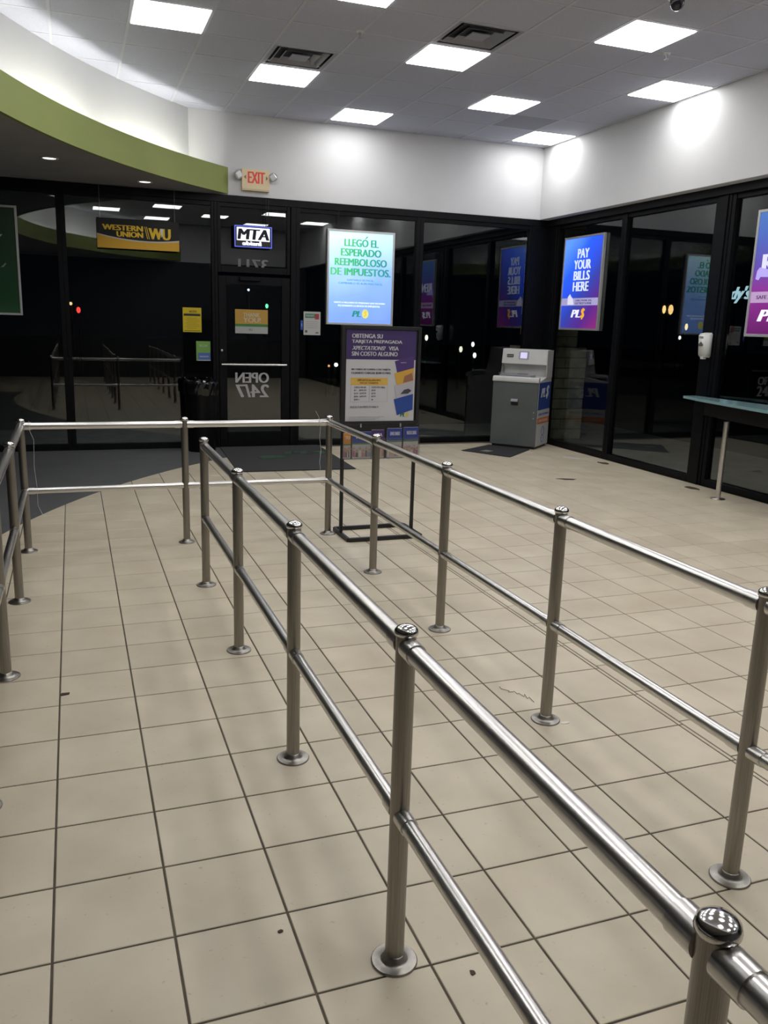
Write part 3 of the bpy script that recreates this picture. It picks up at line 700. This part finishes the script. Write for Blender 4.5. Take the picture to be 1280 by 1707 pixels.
# ------------------------------------------------------------------ hand sanitiser dispenser on the column
hs = thing('soap_dispenser', 'white touch-free hand sanitizer dispenser fixed to the wide black column', 'dispenser', (RX-.031, 4.06, 1.355), -math.pi/2)
bm = B(); box(bm, -.065, .065, -.105, 0, 0, .265)
for v in bm.verts:
    if v.co.y < -.05:
        v.co.x *= .86
        if v.co.z < .1: v.co.y = -.085; v.co.z += .012
        else: v.co.z -= .018
bmesh.ops.bevel(bm, geom=bm.edges[:], offset=.014, segments=3, affect='EDGES'); 
for f in bm.faces: f.smooth = True
link('housing', bm, M_white, hs)
link('sight_window', prism(B(), [(-.024,.12),(.024,.12),(.03,.14),(0,.165),(-.03,.14)], -.106, -.095, 'xz'), mat('grey_window', (.10,.10,.10), .2), hs)
link('badge', box(B(), -.028, .028, -.107, -.100, .205, .222), flat((.22,.22,.25)), hs)
link('nozzle', box(B(), -.022, .022, -.075, -.03, -.014, .014, .004), M_white, hs)

# ------------------------------------------------------------------ exit sign
ex = thing('exit_sign', 'cream EXIT sign with red letters and two emergency lamps on the front wall', 'exit sign', (2.305, FY, 3.135))
M_cream = mat('cream_plastic', (.68,.56,.36), .5)
bm = B(); prism(bm, [(0,0),(0,.245),(-.062,.245),(-.062,.02),(-.055,0)], -.168, .168, 'yz'); link('housing', bm, M_cream, ex)
M_red = mat('red_exit_letters', (.30,.02,.015), .5, emit=(.55,.05,.03), es=.45)
text('EXIT', -.098, .112, .085, .215, -.0625, M_red, ex, .045)
M_arrow = mat('dull_red_arrow', (.30,.10,.06), .5)
for P in ([(-.145,.15),(-.118,.175),(-.118,.125)], [(.148,.15),(.125,.175),(.125,.125)]): link('arrow', prism(B(), P, -.0645, -.0625, 'xz'), M_arrow, ex)
M_lens = mat('clear_lamp_lens', (.75,.76,.78), .15, spec=.8)
for s in (-1, 1):
    lm = link('lamp', lathe(B(), [(0,-.03),(.02,-.03),(.045,.012),(.052,.03),(.052,.04),(0,.04)], 20, sharp=(4,)), mat('grey_lamp_shell', (.38,.38,.38), .4), ex, (s*.225, -.045, .175))
    lm.rotation_euler = (math.radians(100), 0, s*math.radians(-22))
    lens = link('lens', box(B(), -.036, .036, -.036, .036, .036, .055, .008), M_lens, lm); lens.rotation_euler.z = math.radians(38)
    bm = B(); tube(bm, (s*.16, -.03, .165), (s*.225, -.03, .17), .011, 10); link('arm', bm, M_white, ex)

# ------------------------------------------------------------------ posters and signs, front wall
def lightbox(name, label, loc, rotz, w_, h_, face, th=.035, fr=.022, fm=None):
    t = thing(name, label, 'poster' if 'poster' in name else 'sign', loc, rotz)
    link('frame', frame_rect(B(), 0, w_, 0, h_, fr, -th, 0), fm or M_alu, t)
    link('backing', box(B(), fr*.5, w_-fr*.5, -th*.55, -.002, fr*.5, h_-fr*.5), M_black, t)
    f = link('print', box(B(), fr*.9, w_-fr*.9, -th*.75, -th*.55, fr*.9, h_-fr*.9), face, t)
    return t, f, -th*.75-.0002
m = grad('lit_blue_sky_print', [(0,(.18,.32,.85)),(.35,(.25,.44,.92)),(.62,(.42,.66,.98)),(.85,(.55,.85,1.0)),(1,(.70,.95,1.0))], (-.25,0,.85), -.15, .98, .70, (2.2, .35))
t, f, y = lightbox('lit_poster', 'backlit pale blue poster with green Spanish headline reading LLEGO EL ESPERADO', (3.23, FY+.0205, 1.58), 0, .915, 1.185, m, .045, .025)
link('cord', tube(B(), (.14, -.048, 1.18), (.14, -.048, 1.41), .003, 6), M_black, t)
mg = grad('lit_green_letters', [(0,(.10,.58,.18)),(.5,(.04,.42,.20)),(1,(.02,.24,.26))], (1,0,0), .05, .88, .62); mg.cycles.emission_sampling = 'NONE'
for s, a_, b_, z in (('LLEGO EL', .225, .695, .985), ('ESPERADO', .180, .735, .865), ('REEMBOLOSO', .100, .815, .745), ('DE IMPUESTOS.', .045, .870, .625)): text(s, a_, b_, z, z+.092, y, mg, f, .045)
poly('accent', [(.500,1.085),(.530,1.118),(.552,1.118),(.518,1.085)], y, mg, f)
mt_ = flat((.06,.33,.55), .8)
text('GASTARLO ES FACIL,', .27, .64, .555, .580, y, mt_, f, .01); text('CAMBIARLO ES AUN MAS FACIL.', .155, .77, .515, .540, y, mt_, f, .01)
mw = flat((.85,.93,1.0), 1.0)
text('UNETE A MILLONES DE PERSONAS QUE ESCOGEN', .10, .80, .270, .292, y, mw, f, .03); text('PLS DURANTE LA EPOCA DE IMPUESTOS.', .155, .735, .232, .254, y, mw, f, .03)
text('PL', .345, .475, .105, .180, y, flat((.02,.30,.24), .8), f, .06, .25); 
poly('logo_disc', [(.53+.045*math.cos(a), .145+.058*math.sin(a)) for a in [2*math.pi*i/20 for i in range(20)]], y, flat((.75,.78,.20), .8), f)
text('$', .508, .552, .10, .19, y-.0015, flat((.85,.6,.1), .8), f, .03, .15)
# green poster (left edge)
m = grad('green_print', [(0,(.030,.10,.045)),(.12,(.008,.07,.022)),(.6,(.006,.045,.016)),(1,(.010,.04,.018))], (0,0,1), 0, 1.2, 0)
t, f, y = lightbox('framed_poster', 'dark green framed poster on the leftmost window, cut by the picture edge', (-1.30, FY+.0205, 1.58), 0, .905, 1.195, m, .035, .024)
text('Y', .645, .745, .795, .88, y, flat((.42,.45,.43)), f, .05)
poly('white_flash', [(.70,.52),(.74,.53),(.765,.565),(.755,.575),(.735,.55)], y, flat((.25,.28,.26)), f)
# money transfer sign
wu = thing('hanging_sign', 'black and yellow money transfer sign hanging inside the window', 'sign', (.45, FY-.085, 2.37))
bd = link('board', box(B(), 0, .925, -.006, .006, 0, .335, .002), flat((.008,.008,.008)), wu)
Yl = (.72,.47,.03)
cv = [(.925*i/16, .085+.085*((i/16-.62)**2)*2.0 + .0*i) for i in range(17)]
poly('yellow_wave', [(0,.003),(.925,.003)] + cv[::-1], -.0065, flat((.58,.33,.03)), bd)
poly('white_wave', cv + [(x, z+.012+.006*x) for x, z in cv[::-1]], -.0072, flat((.50,.47,.42)), bd)
text('WESTERN', .06, .515, .205, .265, -.0065, flat(Yl), bd, .06); text('UNION', .215, .515, .135, .195, -.0065, flat(Yl), bd, .06)
for dx in (0, .02): poly('slash', [(.530+dx,.262),(.538+dx,.262),(.568+dx,.125),(.560+dx,.125)], -.0065, flat(Yl), bd)
text('WU', .575, .83, .125, .250, -.0065, flat(Yl), bd, .07)
poly('white_flash', [(.712,.250),(.742,.250),(.735,.175),(.722,.150)], -.0092, flat((.6,.6,.6)), bd)
for x in (.04, .88): link('wire', tube(B(), (x, 0, .335), (x, 0, .70), .0015, 6), M_vent, wu)
# ATM sign seen from behind
at = thing('neon_sign', 'lit ATM window sign seen mirrored from behind, over the door', 'sign', (2.03, FY-.07, 2.465))
bd = link('box', box(B(), 0, .475, -.012, .012, 0, .265, .004), M_black, at)
mb = flat((.10,.14,.75), 1.3)
link('glow_edge', frame_rect(B(), .008, .467, .008, .257, .008, -.016, -.012, 0), mb, bd)
mwh = flat((.86,.90,1.0), 1.6)
rect('white_field', .035, .440, .085, .238, -.0125, mwh, bd)
text('ATM', .040, .437, .098, .222, -.0142, flat((.010,.012,.02)), bd, .075, -.12, True)
text('Inside', .10, .34, .030, .078, -.0125, mwh, bd, .05, .1, True)
for x in (.40, .43): link('cord', tube(B(), (x, 0, .265), (x, 0, .58), .003, 6), M_black, at)
# vinyl on the glass
M_vinyl = mat('frosted_white_vinyl', (.38,.38,.38), .7); M_vinyl2 = mat('thin_frosted_vinyl', (.15,.15,.155), .7)
def vinyl(label, lines, loc, m):
    t = thing('window_lettering', label, 'lettering', loc)
    for s, a_, b_, z0, z1, bo, sh in lines: text(s, a_, b_, z0, z1, 0, m, t, bo, sh, True)
vinyl('faint mirrored street number 3711 on the transom glass over the door', [('3711', 0, .38, 0, .125, .03, 0)], (2.095, FY+.020, 2.215), M_vinyl2)
vinyl('white mirrored OPEN 24/7 lettering on the lower door glass', [('OPEN', 0, .435, .175, .305, .035, 0), ('24/7', 0, .435, -.01, .155, .03, 0)], (2.045, FY+.008, .645), M_vinyl)
def sticker(name, label, x, z, w_, h_, base, y=FY+.018):
    t = thing(name, label, 'sticker', (x, y, z)); b_ = link('sheet', box(B(), 0, w_, -.002, 0, 0, h_), flat(base), t); return b_
b_ = sticker('thank_you_sticker', 'orange, green and white THANK YOU sticker on the door glass', 2.05, 1.437, .415, .295, (.40,.24,.05), FY+.008)
rect('green_stripe', 0, .415, .085, .118, -.0021, flat((.05,.17,.05)), b_); rect('white_stripe', 0, .415, 0, .085, -.0021, flat((.33,.34,.33)), b_)
text('THANK', .10, .315, .205, .255, -.0021, flat((.45,.40,.30)), b_, .03, 0); text('YOU!', .10, .325, .135, .198, -.0021, flat((.45,.40,.30)), b_, .03, 0)
text('PLS', .175, .215, .035, .06, -.0035, flat((.05,.15,.05)), b_, .02)
b_ = sticker('yellow_notice', 'bright yellow printed notice with a black band on the window beside the door', 1.41, 1.437, .225, .295, (.55,.42,.02))
text('NOTICE', .08, .17, .235, .262, -.0021, flat((.1,.08,.02)), b_, .03); rect('black_band', .012, .213, .195, .222, -.0021, flat((.03,.03,.03)), b_)
for i in range(7): rect('print_line', .03 if i % 2 else .05, .20 if i % 3 else .17, .165-.02*i, .170-.02*i, -.0021, flat((.28,.21,.03)), b_)
rect('foot_line', .015, .21, .012, .020, -.0021, flat((.10,.09,.02)), b_)
b_ = sticker('service_sticker', 'small green over blue sticker on the window below the yellow notice', 1.565, 1.09, .175, .24, (.17,.33,.08))
rect('blue_stripe', .02, .175, 0, .098, -.0021, flat((.08,.14,.36)), b_); text('WELCOME', .035, .14, .17, .20, -.0021, flat((.35,.5,.3)), b_, .02); rect('white_edge', .02, .175, 0, .012, -.0035, flat((.4,.4,.4)), b_); rect('print_line', .04, .15, .045, .06, -.0035, flat((.3,.34,.45)), b_)
b_ = sticker('permit_notice', 'white paper notice with green and red heading right of the door', 2.935, 1.437, .225, .295, (.42,.42,.41), FY+.018)
rect('green_heading', .02, .15, .215, .27, -.0021, flat((.06,.20,.13)), b_); rect('red_heading', .15, .205, .20, .27, -.0021, flat((.32,.05,.05)), b_); text('PERMIT', .03, .14, .23, .255, -.0035, flat((.4,.4,.4)), b_, .02)
for i in range(4): rect('print_line', .03, .19, .165-.025*i, .170-.025*i, -.0021, flat((.28,.28,.28)), b_)
rect('mark', .02, .05, .03, .06, -.0021, flat((.08,.08,.08)), b_); rect('mark', .16, .20, .02, .04, -.0021, flat((.15,.15,.15)), b_)
b_ = sticker('blue_decal', 'tiny blue decal on the glass just left of the white notice', 2.885, 1.50, .03, .12, (.03,.08,.35), FY-.0205); rect('decal_mark', .008, .022, .04, .08, -.0021, flat((.2,.25,.5)), b_)

# ------------------------------------------------------------------ posters on the right windows
m = grad('lit_blue_purple_print', [(0,(.20,.02,.16)),(.20,(.08,.02,.22)),(.42,(.03,.05,.36)),(.75,(.02,.10,.95)),(1,(.10,.28,1.0))], (-.55,0,.62), -.42, .62, .85, (1.6, .15))
t, f, y = lightbox('lit_poster', 'backlit blue to purple poster reading PAY YOUR BILLS HERE on the side window', (RX+.0205, 7.065, 1.60), -math.pi/2, .915, 1.205, m, .04, .024)
mw = flat((.72,.80,1.0), .85)
for s, a_, b_, z in (('PAY', .33, .60, .925), ('YOUR', .26, .66, .785), ('BILLS', .27, .65, .645), ('HERE', .27, .64, .505)): text(s, a_, b_, z, z+.118, y, mw, f, .04)
rect('pale_band', .022, .893, .32, .415, y, flat((.38,.36,.62), .8), f); text('CABLE, PHONE, GAS,', .36, .74, .37, .395, y-.0014, flat((.10,.07,.25), .4), f, .02); text('ELECTRICITY & MORE', .36, .74, .335, .36, y-.0014, flat((.10,.07,.25), .4), f, .02)
poly('house_print', [(.17,.33),(.17,.43),(.22,.47),(.235,.45),(.30,.40),(.32,.33)], y-.002, flat((.72,.72,.88), .8), f)
text('PL', .27, .50, .165, .265, y, flat((.80,.82,.95), .9), f, .06, .28); text('$', .50, .60, .14, .285, y, flat((.80,.40,.05), .9), f, .06, .2)
m = grad('lit_blue_magenta_print', [(0,(.09,.008,.085)),(.35,(.20,.02,.22)),(.55,(.09,.05,.30)),(.8,(.05,.10,.38)),(1,(.05,.14,.40))], (0,0,1), 0, 1.2, .8)
t, f, y = lightbox('lit_poster', 'backlit blue to magenta poster cut by the right picture edge', (RX+.0205, 3.59, 1.59), -math.pi/2, .915, 1.20, m, .04, .026)
text('RENT', .12, .80, .62, .78, y, flat((.70,.70,.95), .8), f, .06); rect('pale_band', .024, .89, .325, .43, y, flat((.50,.34,.58), .7), f); text('SAFE AND EASY', .10, .55, .36, .395, y-.0014, flat((.15,.05,.2), .3), f, .02)
poly('house_print', [(.06,.55),(.07,.63),(.10,.66),(.20,.64),(.35,.60),(.35,.56),(.12,.57),(.10,.54)], y-.001, flat((.45,.38,.85), .8), f)
text('PL$', .14, .55, .13, .26, y, flat((.80,.82,.95), .9), f, .06, .28)

# ------------------------------------------------------------------ things lying on the floor
def flatshape(name, pts, m, label, cat, th=.0012):
    return tag(link(name, prism(B(), pts, .0006, .0006+th), m), label, cat)
def blob(cx, cy, rx, ry, seed, n=14, rot=0.):
    r = random.Random(seed); P = []
    for i in range(n):
        a = 2*math.pi*i/n; q = r.uniform(.7, 1.1); x = rx*q*math.cos(a); y = ry*q*math.sin(a)
        P.append((cx+x*math.cos(rot)-y*math.sin(rot), cy+x*math.sin(rot)+y*math.cos(rot)))
    return P
M_scrap = mat('dark_brown_scrap', (.05,.035,.022), .8)
flatshape('floor_scrap', blob(5.15, 4.57, .12, .05, 1, rot=-.4), M_scrap, 'dark scrap on the tiles in front of the kiosk', 'debris')
flatshape('floor_scrap', blob(6.24, 5.46, .06, .11, 2), M_scrap, 'dark scrap on the tiles at the foot of the side windows', 'debris')
flatshape('floor_scrap', blob(6.24, 3.84, .06, .13, 4), M_scrap, 'dark scrap on the tiles beside the counter leg', 'debris')
flatshape('paper_scrap', blob(6.08, 5.92, .05, .13, 5, rot=.6), flat((.6,.6,.58)), 'white paper scrap on the tiles right of the kiosk', 'paper')
flatshape('paper_chip', blob(1.985, -.455, .022, .012, 6), flat((.68,.64,.56)), 'pale chip beside the post base on the right railing', 'debris')
flatshape('food_crumb', blob(.02, .41, .024, .012, 8, 9), M_scrap, 'dark brown crumb in the left queue lane', 'debris', .004)
flatshape('food_crumb', blob(1.005, -1.585, .008, .010, 9, 9), M_scrap, 'small brown spot right of the middle railing', 'debris', .002)
flatshape('food_crumb', blob(.575, -1.29, .008, .006, 10, 9), M_scrap, 'small brown crumb on the tiles left of the middle railing', 'debris', .003)
zig = [(1.905,-.06),(1.90,-.085),(1.925,-.115),(1.915,-.125),(1.935,-.13),(1.945,-.125),(1.945,-.155),(1.955,-.15),(1.96,-.19),(1.975,-.165),(1.965,-.21),(1.98,-.20),(1.975,-.25)]
tag(link('thread', path_tube(B(), [(x-.02, y, .0035) for x, y in zig], .0012, 5), M_rubber), 'curly dark thread on the tiles by the right railing post base', 'thread')

# ------------------------------------------------------------------ outside, night
grd = struct(link('ground', box(B(), -40, 60, -20, 70, -.30, -.14), noisy(mat('asphalt', rough=.9), (.02,.02,.022), (.04,.04,.042), 6)[0]), 'dark parking lot outside')
struct(link('pavement', prism(B(), [(LX-2,FY+.17),(LX-2,FY+2.2),(RX+2.4,FY+2.2),(RX+2.4,BY),(RX+.1,BY),(RX+.1,FY+.17)], -.14, -.02), noisy(mat('concrete', rough=.9), (.16,.155,.145), (.21,.205,.19), 4)[0]), 'concrete walk around the shop front')
# stone column at the corner outside
sc_ = thing('stone_column', 'tan stone block column outside the glass corner behind the kiosk', 'column', (6.93, 8.12, -.02))
M_st = noisy(mat('tan_split_stone', rough=.95), (.34,.30,.21), (.50,.44,.32), 8, bump=.8)[0]
link('core', box(B(), -.25, .25, -.25, .25, 0, 3.3), M_grout, sc_)
r = random.Random(11); z = 0.; q = 0
while z < 3.2:
    h = .152; base = z < 1.3; hw = .42 if base else .31
    for side in range(4):
        rot = math.pi/2*side; n = 2; cut = hw*(.15 if (q+side) % 2 else -.2)
        for a_, b_ in ((-hw, cut), (cut, hw)):
            bm = B(); box(bm, a_+.004, b_-.004, -hw-r.uniform(0,.018), -hw+.16, z+.004, z+h-.004, .006)
            ob = link('stone_block', bm, M_st, sc_, None, rot)
    z += h; q += 1
# far lamps
def far(x, y, z, s): return (CAM.x+(x-CAM.x)*s, CAM.y+(y-CAM.y)*s, CAM.z+(z-CAM.z)*s)
def lamp(p, r_, c, es, label, tall=1.0, grp=None):
    t = thing('distant_lamp', label, 'lamp', p, 0, grp)
    link('bulb', lathe(B(), [(0,-r_*tall),(r_*.7,-r_*.7*tall),(r_,0),(r_*.7,r_*.7*tall),(0,r_*tall)], 12), flat(c, es), t)
    link('pole', tube(B(), (0, r_*1.3+.05, -.14-p[2]), (0, r_*1.3+.05, r_*1.5*tall), .05, 8), M_black, t)
    link('housing', lathe(B(), [(r_*.8,r_*.9*tall),(r_*1.1,r_*1.0*tall),(r_*.5,r_*1.5*tall),(0,r_*1.5*tall)], 12), M_black, t)
lamp(far(.34,24,1.74,1), .06, (1,.05,.04), 2.5, 'small red light far outside, left window', 1.6)
lamp(far(.13,24,1.92,1), .05, (1,.7,.3), 1.6, 'small warm light just left of the red one, left window')
lamp(far(5.45,24,2.53,1), .04, (.7,.8,1), 2.5, 'small cold white light in the top of the door glass')
lamp(far(6.04,24,2.05,1), .05, (.15,1,.45), 2.5, 'small green light above the THANK YOU sticker', 1.5)
lamp(far(4.66,24,.10,.72), .035, (1,.4,.12), 1.8, 'small orange light just under the push bar')
lamp(far(8.39,24,.22,.72), .05, (1,1,1), 4, 'bright white light left of the poster stand')
lamp(far(8.14,24,.18,.72), .03, (1,.45,.15), 1.5, 'faint orange light left of the bright white one')
lamp(far(11.64,24,1.18,.85), .05, (1,.95,.8), 1.8, 'small white light right of the poster stand', 1.8)
lamp(far(12.97,24,.81,.80), .05, (1,.9,.7), 1.5, 'lowest left of three white lights left of the kiosk', 1.8)
lamp(far(13.43,24,.99,.85), .05, (1,1,.95), 2, 'highest of three white lights left of the kiosk', 1.6)
lamp(far(13.52,24,.61,.78), .05, (1,1,.95), 2, 'white light nearest the kiosk among three', 1.6)
lamp(far(22,24.69,2.48,1), .07, (1,.6,.22), 2, 'tall amber light in the side window, left of a pair', 2.4)
lamp(far(22,24.29,2.47,1), .10, (1,.6,.22), 1.6, 'wider amber light in the side window, right of a pair', 2.0)
lamp(far(22,23.29,1.83,1), .06, (1,.75,.35), 1.6, 'amber light above and left of the hand sanitizer dispenser', 2.2)
lamp(far(22,23.6,1.42,1), .05, (1,1,.9), 1.8, 'low white light left of the hand sanitizer dispenser', 1.6)
sg_ = thing('shop_sign', "glowing pale blue dy's sign across the street in the side window", 'sign', (22, 21.15, 2.62), -math.pi/2)
msg = flat((.55,.85,.95), 1.0)
text("dy's", 0, .98, .05, .62, -.001, msg, sg_, .03, .35, th=.03)
link('rail', box(B(), 0, .98, .02, .06, .2, .26), M_black, sg_)
for x in (.1, .85): link('post', box(B(), x, x+.08, .06, .14, -2.76, .5), M_black, sg_)
